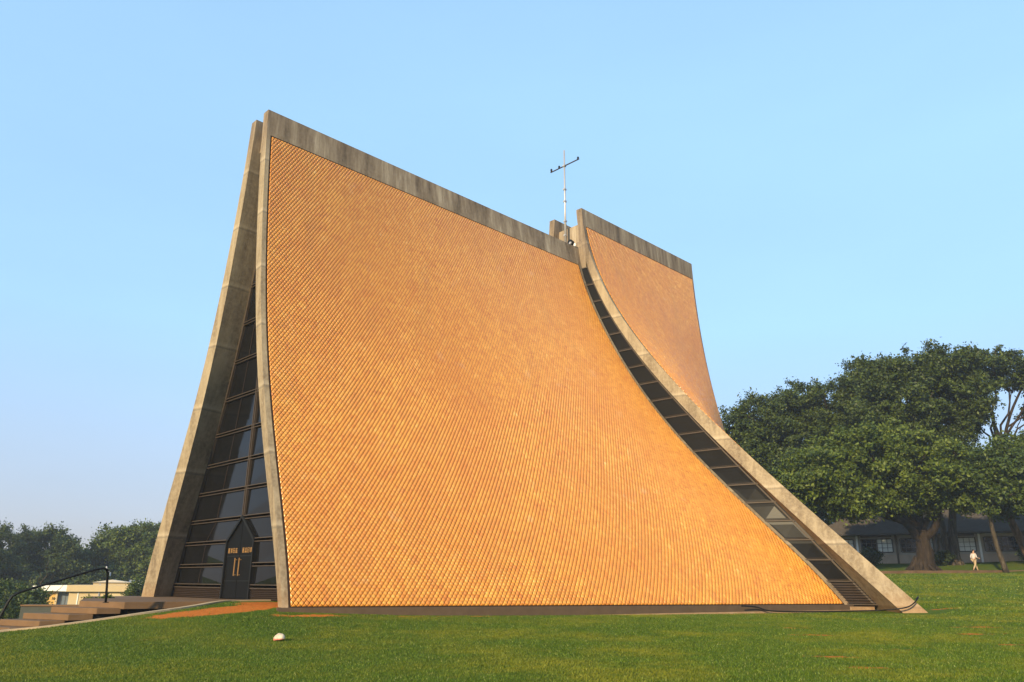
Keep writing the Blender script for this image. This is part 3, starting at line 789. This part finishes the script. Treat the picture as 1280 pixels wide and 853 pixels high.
tree('tree', (88.1, 16.8), [(83.4,17.2,14.5,7.14,4.59),(87.9,13.1,13.6,6.12,4.08),(79.0,21.5,14.5,5.10,3.57),(80,16,9,6,3)],
     'broad dark tree filling the gap between the rear shell and the low building roof', 'tree', LEAF['dark'], .5, r=1.1, leaf=.2, dens=7)
tree('tree', (102.6, 2.5), [(98.8,2.4,13.7,6.12,3.57),(103.2,-1.9,13.8,6.12,4.08),(94.5,6.7,13.7,5.10,3.26)],
     'far tree showing as green above the long low building roof', 'tree', LEAF['mid'], .5, r=1.1, leaf=.2, dens=7)
tree('tree', (92, -14), [(93,-15,14,5.5,3.6),(89,-9,13.5,5.1,3.6)], 'far dark tree behind the right end of the low building', 'tree', LEAF['dark'], .5, r=1.1, leaf=.2, dens=7)
# -- left-hand group
tree('tree', (17.5, 88), [(14.2, 89.5, 3.3, 3.4, 3.2), (17.2, 88.1, 4.2, 3.7, 2.9), (18.8, 83.4, 2.6, 2.2, 2.4), (16.3, 87.2, -0.2, 4.8, 2.6), (18.9, 84.6, -0.5, 3.0, 2.0), (17.7, 86.8, 6.0, 1.4, 1.2)],
     'dark rounded tree above the handrail, left of the cream flat-roofed house', 'tree', LEAF['dark'], .3, bark=BARK2)
tree('tree', (11, 85.0), [(9.4, 84.8, 2.9, 4.3, 3.8), (12.0, 83.4, 0.3, 3.3, 2.8), (11.6, 86.1, -1.0, 3.9, 2.1)], 'dark tree cut by the left edge of the picture', 'tree', LEAF['dark'], .3)
tree('tree', (28.3, 89.7), [(24.6,89.9,4.2,2.84,2.62),(27.2,87.1,4.9,3.71,2.84),(30.0,84.5,4.5,3.28,3.28),(26.7,87.4,1.7,5.63,2.60),(28.1,85.3,6.8,2.40,1.31)],
     'lighter green wide tree behind the cream house, left of the front shell', 'tree', LEAF['bright'], .45, r=1.0, leaf=.17, dens=7)
tree('tree', (33.3, 84.7), [(32.1,82.0,5.6,3.71,3.71),(34.9,80.1,3.5,4.37,3.71)], 'green tree partly hidden behind the foot of the front shell', 'tree', LEAF['mid'], .4, r=1.0, leaf=.17, dens=7)
tree('tree', (26.8, 101.5), [(25.9,99.9,1.9,4.66,3.03),(23.3,103.0,0.8,4.66,2.80),(27,98,-1,5,2.4)], 'low dark far tree in the dip between the two left-hand crowns', 'tree', LEAF['dark'], .4, r=1.0, leaf=.18, dens=7)
tree('tree', (20, 83), [(17,86,-.6,5.5,2.6),(21.5,82,-1.0,5,2.2)], 'dark low tree directly behind the flat roof of the cream house', 'tree', LEAF['dark'], .4, r=1.0, leaf=.17, dens=7)
# bare sapling and shrubs
def bare_tree(base, tips, label):
    bz = float(ground_z(*base)); root = empty('bare_tree', (base[0], base[1], bz)); tag(root, label, 'tree'); mb = MB()
    fk = Vector((0, 0, 1.1)); mb.tube([(0, 0, -.2), (.05, 0, .5), tuple(fk)], [.11, .09, .08], 7)
    for t in tips: limb_mesh(mb, fk + Vector((0, 0, random.uniform(-.4, .3))), Vector(t) - Vector((base[0], base[1], bz)), .06, .012, 6, .5)
    mb.build('trunk', BARK2, root, True)
bare_tree((6.3, 43.9), [(6.26,42.6,2.2),(5.9,43.2,1.3),(7.5,42.3,.4),(5.5,44,.9),(6.9,43,1.2)], 'leafless pale sapling with thin forking branches under the handrail')
def shrub(base, rx, rz, label, mat, n=6, leaf=.09, group=None):
    bz = float(ground_z(*base)); root = empty('shrub', (base[0], base[1], bz)); tag(root, label, 'shrub', group)
    e = [(random.uniform(-rx, rx) * .6, random.uniform(-rx, rx) * .6, rz * random.uniform(.5, .9), rx * .5, rz * .45) for _ in range(n)]
    quads_obj('foliage', crown(e, .35 * min(rx, 1.4), leaf, 110, 7), mat, root)
    s = MB()
    for q in e: s.tube([(0, 0, -.1), (q[0] * .5, q[1] * .5, q[2] * .5), q[:3]], [.03, .02, .01], 5)
    s.build('stem', BARK, root)
shrub((15.4, 48.5), 1.0, 1.9, 'bright green shrub beside the foot of the left shell leg', LEAF['bright'])
shrub((20.2, 60.5), 1.5, 2.2, 'leafy green shrub against the right end of the cream house', LEAF['mid'])
shrub((66.4, -3.2), .9, 1.0, 'small dark shrub between the banyan and the twin-trunk tree', LEAF['dark'])
shrub((69.0, -9.6), .9, 1.4, 'shrub under the window beside the reddish leaning trunk', LEAF['mid'])
shrub((64.0, 2.4), 1.0, 1.1, 'low dark shrub at the left end of the long building', LEAF['dark'])
shrub((-.2, 27.5), 2.2, 1.4, 'dark low bush at the left edge below the handrail', LEAF['dark'], 9)
shrub((.9, 31.5), 2.2, 1.25, 'dark spreading bush behind the shaded planter', LEAF['dark'], 9)
shrub((-2.0, 22.5), 1.6, .9, 'dark bush lowest at the left edge beyond the steps', LEAF['dark'], 7)
shrub((2.4, 37.0), 2.6, 2.0, 'tall dark green bush left of the leafless sapling', LEAF['mid'], 9)
pl_root = None
for i, (x, y, h, lb) in enumerate(((-2.35, 3.35, .22, 'leftmost tuft of leafy weeds on the end of the planter'), (-2.05, 3.1, .3, 'tallest tuft of leafy weeds beside the platform slab'))):
    root = empty('weeds', (x, y, -.05)); tag(root, lb, 'weeds')
    e = [(random.uniform(-.3, .3), random.uniform(-.15, .15), h * .5, .16, h * .35) for _ in range(5)]
    quads_obj('foliage', crown(e, .12, .05, 40, 3), LEAF['bright'], root)

# ------------------------------------------------------------------ long low building on the right
TRIM = m_plain('window_trim', (.10, .085, .07), .6, .2); ROOF = NT('dark_roof_tiles', .92, .08)
rn = ROOF.noise(3, 5); wv = ROOF.n('ShaderNodeTexWave', Scale=2.2, Distortion=.4, bands_direction='Y'); ROOF.l(ROOF.tc, wv.inputs['Vector'])
ROOF.color(ROOF.mix(rn, (.050, .042, .036), (.11, .094, .080))); ROOF.bump(wv.outputs['Fac'], .7, .05)
LOWW = m_plain('pale_grey_render', (.36, .31, .25), .9, .2, 1.2); PINKW = m_plain('worn_pink_render', (.40, .30, .22), .9, .3, 1.2)
CURT = m_plain('white_curtain', (.66, .65, .60), .8, .1, 2); TIMB = m_plain('old_timber', (.11, .08, .055), .9, .3)
b = empty('classroom_building', (67.0, 8.3, 2.9), math.atan2(-17.2, 4.7) )
tag(b, 'long single-storey building with dark tiled roof and rows of gridded windows behind the trees', 'building')
LB, WB, EH, RH = 42.0, 9.0, 3.0, 5.7
# local x along the facade, local y: +y is to the left of the direction = away from camera? facade at y=0, body towards +y
m = MB(); m.box(0, LB, .12, WB, -1.5, EH); m.build('wall', LOWW, b)
m = MB(); m.box(0, LB, 0, .11, -1.5, .75); m.build('dado', PINKW, b)
ov = 1.0
rf = MB(); z0 = EH - .05
rf.v = [(-ov, -ov, z0 - .25), (LB + ov, -ov, z0 - .25), (LB + ov, WB + ov, z0 - .25), (-ov, WB + ov, z0 - .25), (WB / 2, WB / 2, RH), (LB - WB / 2, WB / 2, RH),
        (-ov, -ov, z0 - .37), (LB + ov, -ov, z0 - .37), (LB + ov, WB + ov, z0 - .37), (-ov, WB + ov, z0 - .37)]
rf.f = [[0, 1, 5, 4], [1, 2, 5], [2, 3, 4, 5], [3, 0, 4], [9, 8, 7, 6], [0, 6, 7, 1], [1, 7, 8, 2], [2, 8, 9, 3], [3, 9, 6, 0]]
rf.build('roof', ROOF.m, b)
nb = 12; bw = LB / nb
for k in range(nb):
    x0 = k * bw
    MB().box(x0 - .09, x0 + .09, -.06, .11, -.5, EH - .06).build('pillar', WHITE if k % 3 == 1 else TIMB, b)
    fm = MB(); a0, a1, q0, q1 = x0 + .35, x0 + bw - .35, .98, 2.25
    for x in (a0, (a0 + a1) / 2, a1): fm.box(x - .05, x + .05, .02, .10, q0, q1)
    for z in (q0, q1): fm.box(a0 + .05, a1 - .05, .03, .09, z - .05, z + .05)
    for s_ in range(2):
        xa = a0 + s_ * (a1 - a0) / 2; w2 = (a1 - a0) / 2
        for j in (1, 2): fm.box(xa + w2 * j / 3 - .018, xa + w2 * j / 3 + .018, .05, .085, q0 + .05, q1 - .05)
        for z in (q0 + (q1 - q0) / 3, q0 + (q1 - q0) * 2 / 3): fm.box(xa + .05, xa + w2 - .05, .052, .083, z - .018, z + .018)
    w = fm.build('window', TRIM, b)
    for s_ in range(2):
        xa = a0 + s_ * (a1 - a0) / 2 + .05; w2 = (a1 - a0) / 2 - .1
        lit = s_ == 1 and k != 4 or (k * 2 + s_) % 7 == 0
        MB().box(xa, xa + w2, .105, .115, q0 + .05, q1 - .05).build('pane', CURT if lit else GLASS, w)
    tv = MB(); tv.box(a0, a1, .05, .115, 2.4, EH - .35)
    tv.build('transom', TIMB if k % 2 else LOWW, b)
for x in (9.2, 21.0): 
    u_ = MB(); u_.box(x, x + .9, -.45, -.08, .0, .62); u_.tube([(x + .45, -.46, .31), (x + .45, -.47, .31)], .24, 12)
    u_.build('air_conditioner', WHITE, b)

# stone edging of the raised ground
eg = smooth_path([(36, 5.5, 1.1), (45, .2, 1.55), (51.7, -3.3, 1.85), (58.1, -6.8, 1.97), (64.2, -9.8, 2.07), (74, -14.5, 2.15), (86, -20, 2.3)], 6)
v = []; f = []
for i, p in enumerate(eg):
    d = Vector(eg[min(i+1, len(eg)-1)]) - Vector(eg[max(i-1, 0)]); d.z = 0; d.normalize(); s_ = Vector((-d.y, d.x, 0)); j = random.uniform(-.02, .02)
    for o_, z in ((0, -.6), (0, .0 + j), (.38, .0 + j), (.38, -.6)): q = Vector(p) + s_ * o_; v.append((q.x, q.y, p[2] + z))
for i in range(len(eg) - 1):
    for q in range(4): a = i * 4 + q; b2 = i * 4 + (q + 1) % 4; f.append([a, b2, b2 + 4, a + 4])
tag(mesh_obj('edging', v, f, m_plain('reddish_stone_edging', (.11, .065, .034), .95, .75, 1.3)), 'low reddish stone edging between the lawn and the ground under the trees', 'edging')

# ------------------------------------------------------------------ cream house on the left
ha = math.atan2(62.85 - 65.14, 19.54 - 14.19)
h = empty('flat_roofed_house', (14.19, 65.14, -2.8), ha)
tag(h, 'small cream flat-roofed house with yellow side wall beyond the steps', 'house')
# local: x right along the front, y away
MB().box(.25, 5.9, .35, 7, -.6, 2.38).build('wall', CREAM, h)
m = MB(); m.box(0, 6.2, 0, 7.4, 2.39, 3.05); m.build('roof', CREAM, h, bevel=.02)
m = MB(); m.v = [(-3.2, .3, 2.50), (-.003, 0, 2.42), (-.003, 3.6, 2.42), (-3.2, 3.4, 2.50), (-3.2, .3, 2.96), (-.003, 0, 3.04), (-.003, 3.6, 3.04), (-3.2, 3.4, 2.96)]
m.f = [[3,2,1,0],[4,5,6,7],[0,1,5,4],[1,2,6,5],[2,3,7,6],[3,0,4,7]]
m.build('canopy', WHITE, h)
MB().box(-1.9, -1.0, .9, 1.2, -.6, 2.44).build('porch_wall', YELLOW, h)
MB().box(-1.0, -.82, .7, 1.2, -.6, 2.44).build('porch_pillar', CREAM, h)
wf = MB(); wf.box(-.8, .24, 1.0, 1.08, .9, 2.38); wn = wf.build('window', m_plain('blue_grey_shutter', (.12, .15, .18), .6, .2, 3), h)
for x in (-.45, -.1): MB().box(x - .02, x + .02, .97, .998, .9, 2.38).build('glazing_bar', TRIM, wn)
MB().box(-.8, .24, .8, 1.12, -.6, .88).build('window_wall', YELLOW, h)
MB().box(1.05, 1.15, .31, .348, -.5, 2.38).build('corner_pilaster', WHITE, h)
MB().box(2.95, 3.1, .28, .348, -.5, 3.2).build('downpipe', STEEL, h)
MB().box(3.3, 5.7, .33, .348, 1.0, 2.2).build('shutter', m_plain('cream_shutter', (.55, .44, .26), .7, .08), h)
h2 = empty('white_house', (20.2, 72.5, -2.8), ha)
tag(h2, 'small pale house with low gabled roof peeping above the cream flat roof', 'house')
m = MB(); m.box(-1.2, 2.6, 0, 4, -.5, 3.3); m.build('wall', CREAM, h2)
m = MB(); m.v = [(-1.4, -.2, 3.302), (2.8, -.2, 3.302), (2.8, 4.2, 3.302), (-1.4, 4.2, 3.302), (.7, -.2, 3.62), (.7, 4.2, 3.62)]; m.f = [[0, 1, 4], [1, 2, 5, 4], [2, 3, 5], [3, 0, 4, 5], [3, 2, 1, 0]]
m.build('roof', m_plain('pale_roof', (.50, .45, .38), .8, .1), h2)
h3 = empty('far_building', (27.0, 82.0, -2.8), ha)
tag(h3, 'tiny white-topped building glimpsed just left of the front shell leg', 'building')
MB().box(-.6, 2.2, 0, 4, -.5, 2.9).build('wall', m_plain('greenish_render', (.36, .42, .33), .8, .1), h3)
MB().box(-.8, 2.4, -.2, 4.2, 2.901, 3.6).build('roof', WHITE, h3)

# ------------------------------------------------------------------ walking person
def person():
    bz = float(ground_z(63.3, -7.0)); PX, PY = 62.6, -6.7
    bz = float(ground_z(PX, PY))
    root_mat = m_plain('skin', (.42, .25, .16), .6, .1)
    shirt = m_plain('white_cloth', (.46, .42, .42), .9, .1); pants = m_plain('khaki_cloth', (.36, .27, .17), .9, .15); hair = m_plain('black_hair', (.012, .01, .01), .6, .2); shoe = m_plain('dark_shoe', (.05, .03, .025), .6, .2)
    def skin(name, pts, edges, rad, mat, parent=None, root=0, sub=2):
        me = bpy.data.meshes.new(name); me.from_pydata(pts, edges, []); o = bpy.data.objects.new(name, me); link(o, parent)
        me.materials.append(mat)
        md = o.modifiers.new('skin', 'SKIN'); md.use_smooth_shade = True
        lay = me.skin_vertices[0].data if me.skin_vertices else None
        if lay is None:
            bm = bmesh.new(); bm.from_mesh(me); bm.verts.layers.skin.verify(); bm.to_mesh(me); bm.free(); lay = me.skin_vertices[0].data
        for i, r in enumerate(rad): lay[i].radius = (r, r) if not hasattr(r, '__len__') else r
        lay[root].use_root = True
        s = o.modifiers.new('sub', 'SUBSURF'); s.levels = sub; s.render_levels = sub
        return o
    # facing local +x; y is left
    P = [(0, 0, .93), (.01, 0, 1.12), (.03, 0, 1.34), (.05, 0, 1.46), (.06, 0, 1.54), (.08, 0, 1.62), (.08, 0, 1.70),
         (0, .10, .88), (.20, .10, .50), (.36, .10, .10), (.36, .10, .06), (.50, .10, .04),
         (0, -.10, .88), (-.05, -.10, .50), (-.30, -.10, .16), (-.33, -.10, .10), (-.22, -.10, .03),
         (.03, .19, 1.38), (-.06, .23, 1.12), (.10, .22, .92), (.03, -.19, 1.38), (.06, -.23, 1.10), (.30, -.20, 1.02)]
    E = [(0, 1), (1, 2), (2, 3), (3, 4), (4, 5), (5, 6), (0, 7), (7, 8), (8, 9), (9, 10), (10, 11), (0, 12), (12, 13), (13, 14), (14, 15), (15, 16), (2, 17), (17, 18), (18, 19), (2, 20), (20, 21), (21, 22)]
    Rr = [(.12, .15), (.105, .135), (.12, .165), (.06, .06), (.05, .05), (.085, .075), (.075, .07),
          .085, .058, .038, .036, .03, .085, .058, .038, .036, .03, .055, .04, .026, .055, .04, .026]
    body = skin('person', P, E, Rr, root_mat)
    body.location = (PX, PY, bz + .0); body.rotation_euler = (0, 0, math.atan2(-3.03, 6.08))
    tag(body, 'person in white shirt and khaki trousers walking right along the path under the trees', 'person')
    skin('shirt', [(0, 0, .90), (.01, 0, 1.12), (.03, 0, 1.36), (.03, .19, 1.38), (-.06, .235, 1.12), (.03, .228, 1.01), (.03, -.19, 1.38), (.06, -.235, 1.10), (.2, -.21, 1.05)], [(0, 1), (1, 2), (2, 3), (3, 4), (4, 5), (2, 6), (6, 7), (7, 8)],
         [(.135, .17), (.12, .15), (.135, .18), .068, .052, .042, .068, .052, .042], shirt, body)
    skin('trousers', [(0, 0, .95), (0, .10, .86), (.20, .10, .50), (.345, .10, .14), (0, -.10, .86), (-.05, -.10, .50), (-.28, -.10, .19)], [(0, 1), (1, 2), (2, 3), (0, 4), (4, 5), (5, 6)],
         [(.14, .17), .105, .078, .062, .105, .078, .062], pants, body)
    skin('hair', [(.045, 0, 1.60), (.055, 0, 1.70), (.09, 0, 1.755)], [(0, 1), (1, 2)], [(.075, .08), (.085, .085), (.055, .06)], hair, body)
    for (x, y, z), nm in (((.40, .10, .035), 'shoe'), ((-.28, -.10, .06), 'shoe')):
        MB().tube([(x - .10, y, z), (x, y, z + .01), (x + .14, y, z - .005)], [.045, .05, .03], 10).build(nm, shoe, body, True)
    # head features and hands
    f_ = MB(); f_.tube([(.155, 0, 1.66), (.175, 0, 1.635), (.16, 0, 1.62)], [.008, .014, .01], 6); f_.build('nose', root_mat, body, True)
    for s in (-1, 1):
        MB().tube([(.148, s * .032, 1.668), (.156, s * .032, 1.668)], [.011, .008], 8).build('eye', hair, body)
        MB().tube([(.075, s * .083, 1.63), (.075, s * .092, 1.66), (.075, s * .085, 1.68)], [.01, .016, .01], 6).build('ear', root_mat, body, True)
    MB().bar((.152, -.022, 1.592), (.152, .022, 1.592), .008, .01).build('mouth', m_plain('lips', (.30, .12, .10), .5, .1), body)
    for (hx, hy, hz, dx, dz, s) in ((.10, .22, .91, .25, -1, 1), (.31, -.20, 1.02, 1, .05, -1)):
        d = Vector((dx, 0, dz)).normalized(); n_ = Vector((-d.z, 0, d.x)); L = Vector((0, 1, 0))
        hp = Vector((hx, hy, hz)); hm = MB()
        hm.bar(tuple(hp), tuple(hp + d * .09), .03, .075, tuple(n_))
        for q in range(4):
            a = hp + d * .085 + n_ * ((q - 1.5) * .019); hm.tube([tuple(a), tuple(a + d * .04), tuple(a + d * .065 - L * .02 * s)], [.009, .008, .006], 6)
        a = hp + d * .02 + n_ * .036; hm.tube([tuple(a), tuple(a + d * .03 + n_ * .02), tuple(a + d * .055 + n_ * .022)], [.011, .010, .007], 6)
        hm.build('hand', root_mat, body)
person()

# ------------------------------------------------------------------ haze
hz = MB().box(-60, 150, -75, 140, -8, 27.5).build('haze', None)
hz.data.materials.clear()
hm_ = bpy.data.materials.new('haze_air'); hm_.use_nodes = True; nt = hm_.node_tree; nt.nodes.remove(nt.nodes['Principled BSDF'])
pv = nt.nodes.new('ShaderNodeVolumePrincipled'); pv.inputs['Color'].default_value = (.80, .88, 1, 1); pv.inputs['Density'].default_value = .0006; pv.inputs['Anisotropy'].default_value = .2
nt.links.new(pv.outputs[0], nt.nodes['Material Output'].inputs['Volume'])
hz.data.materials.append(hm_); hz['kind'] = 'stuff'; hz['label'] = 'thin pale evening haze in the air'; hz['category'] = 'haze'

# ------------------------------------------------------------------ light, sky, camera
SUN_AZ = math.atan2(-.27, -.96); SUN_EL = R_(19)     # towards the sun
dvec = Vector((math.cos(SUN_AZ) * math.cos(SUN_EL), math.sin(SUN_AZ) * math.cos(SUN_EL), math.sin(SUN_EL)))
sl = bpy.data.lights.new('sun', 'SUN'); sl.energy = 4.8; sl.angle = R_(.8); sl.color = (1, .79, .47)
so = link(bpy.data.objects.new('sun', sl)); so.rotation_euler = (-dvec).to_track_quat('-Z', 'Y').to_euler(); so.location = (-30, -30, 40)
w = bpy.data.worlds.new('World'); scene.world = w; w.use_nodes = True; nt = w.node_tree
bg = nt.nodes['Background']; sk = nt.nodes.new('ShaderNodeTexSky'); sk.sky_type = 'NISHITA'; sk.sun_disc = False
sk.sun_elevation = SUN_EL; sk.sun_rotation = math.pi / 2 - SUN_AZ; sk.air_density = 1.0; sk.dust_density = 1.2; sk.ozone_density = 3.0; sk.altitude = 100
gm_ = nt.nodes.new('ShaderNodeGamma'); gm_.inputs[1].default_value = .30; nt.links.new(sk.outputs[0], gm_.inputs[0])   # hazy evening sky: much flatter than clear air
tcw = nt.nodes.new('ShaderNodeTexCoord'); sx = nt.nodes.new('ShaderNodeSeparateXYZ'); nt.links.new(tcw.outputs['Generated'], sx.inputs[0])
rp = nt.nodes.new('ShaderNodeValToRGB'); nt.links.new(sx.outputs[2], rp.inputs[0]); e = rp.color_ramp.elements
e[0].position = 0; e[0].color = (.575, .535, .59, 1); e[1].position = .30; e[1].color = (.605, .86, 1.12, 1); q_ = e.new(.54); q_.color = (.64, .92, 1.15, 1)
mp = nt.nodes.new('ShaderNodeVectorMath'); mp.operation = 'MULTIPLY'; nt.links.new(gm_.outputs[0], mp.inputs[0]); nt.links.new(rp.outputs[0], mp.inputs[1])
sc_ = nt.nodes.new('ShaderNodeVectorMath'); sc_.operation = 'SCALE'; sc_.inputs['Scale'].default_value = 2.7; nt.links.new(mp.outputs[0], sc_.inputs[0])
hzn = nt.nodes.new('ShaderNodeTexNoise'); hzn.inputs['Scale'].default_value = 1.6; hzn.inputs['Detail'].default_value = 5
mpn = nt.nodes.new('ShaderNodeMapping'); mpn.inputs['Scale'].default_value = (1, 1, 3.5); nt.links.new(tcw.outputs['Generated'], mpn.inputs[0]); nt.links.new(mpn.outputs[0], hzn.inputs['Vector'])
mr = nt.nodes.new('ShaderNodeMapRange'); mr.inputs[1].default_value = .3; mr.inputs[2].default_value = .7; mr.inputs[3].default_value = .965; mr.inputs[4].default_value = 1.035; nt.links.new(hzn.outputs['Fac'], mr.inputs[0])
sc2 = nt.nodes.new('ShaderNodeVectorMath'); sc2.operation = 'SCALE'; nt.links.new(sc_.outputs[0], sc2.inputs[0]); nt.links.new(mr.outputs[0], sc2.inputs['Scale'])
nt.links.new(sc2.outputs[0], bg.inputs[0]); bg.inputs[1].default_value = .15
cd = bpy.data.cameras.new('camera'); cam = link(bpy.data.objects.new('camera', cd)); scene.camera = cam
cd.sensor_width = 36; cd.lens = 961.0 / 1280 * 36; cd.clip_end = 3000; cd.clip_start = .1
yaw, pitch, roll = .7934, .3049, .00733
F = Vector((math.cos(yaw) * math.cos(pitch), math.sin(yaw) * math.cos(pitch), math.sin(pitch)))
Rt = Vector((math.sin(yaw), -math.cos(yaw), 0)); Up = Rt.cross(F)
c_, s_ = math.cos(roll), math.sin(roll); Rt, Up = Rt * c_ + Up * s_, Up * c_ - Rt * s_
cam.matrix_world = Matrix(((Rt.x, Up.x, -F.x, -11.904), (Rt.y, Up.y, -F.y, -27.091), (Rt.z, Up.z, -F.z, .777), (0, 0, 0, 1)))
scene.view_settings.view_transform = 'Standard'; scene.view_settings.look = 'None'; scene.view_settings.exposure = .8; scene.view_settings.gamma = 1
scene.cycles.max_bounces = 6; scene.cycles.use_denoising = True
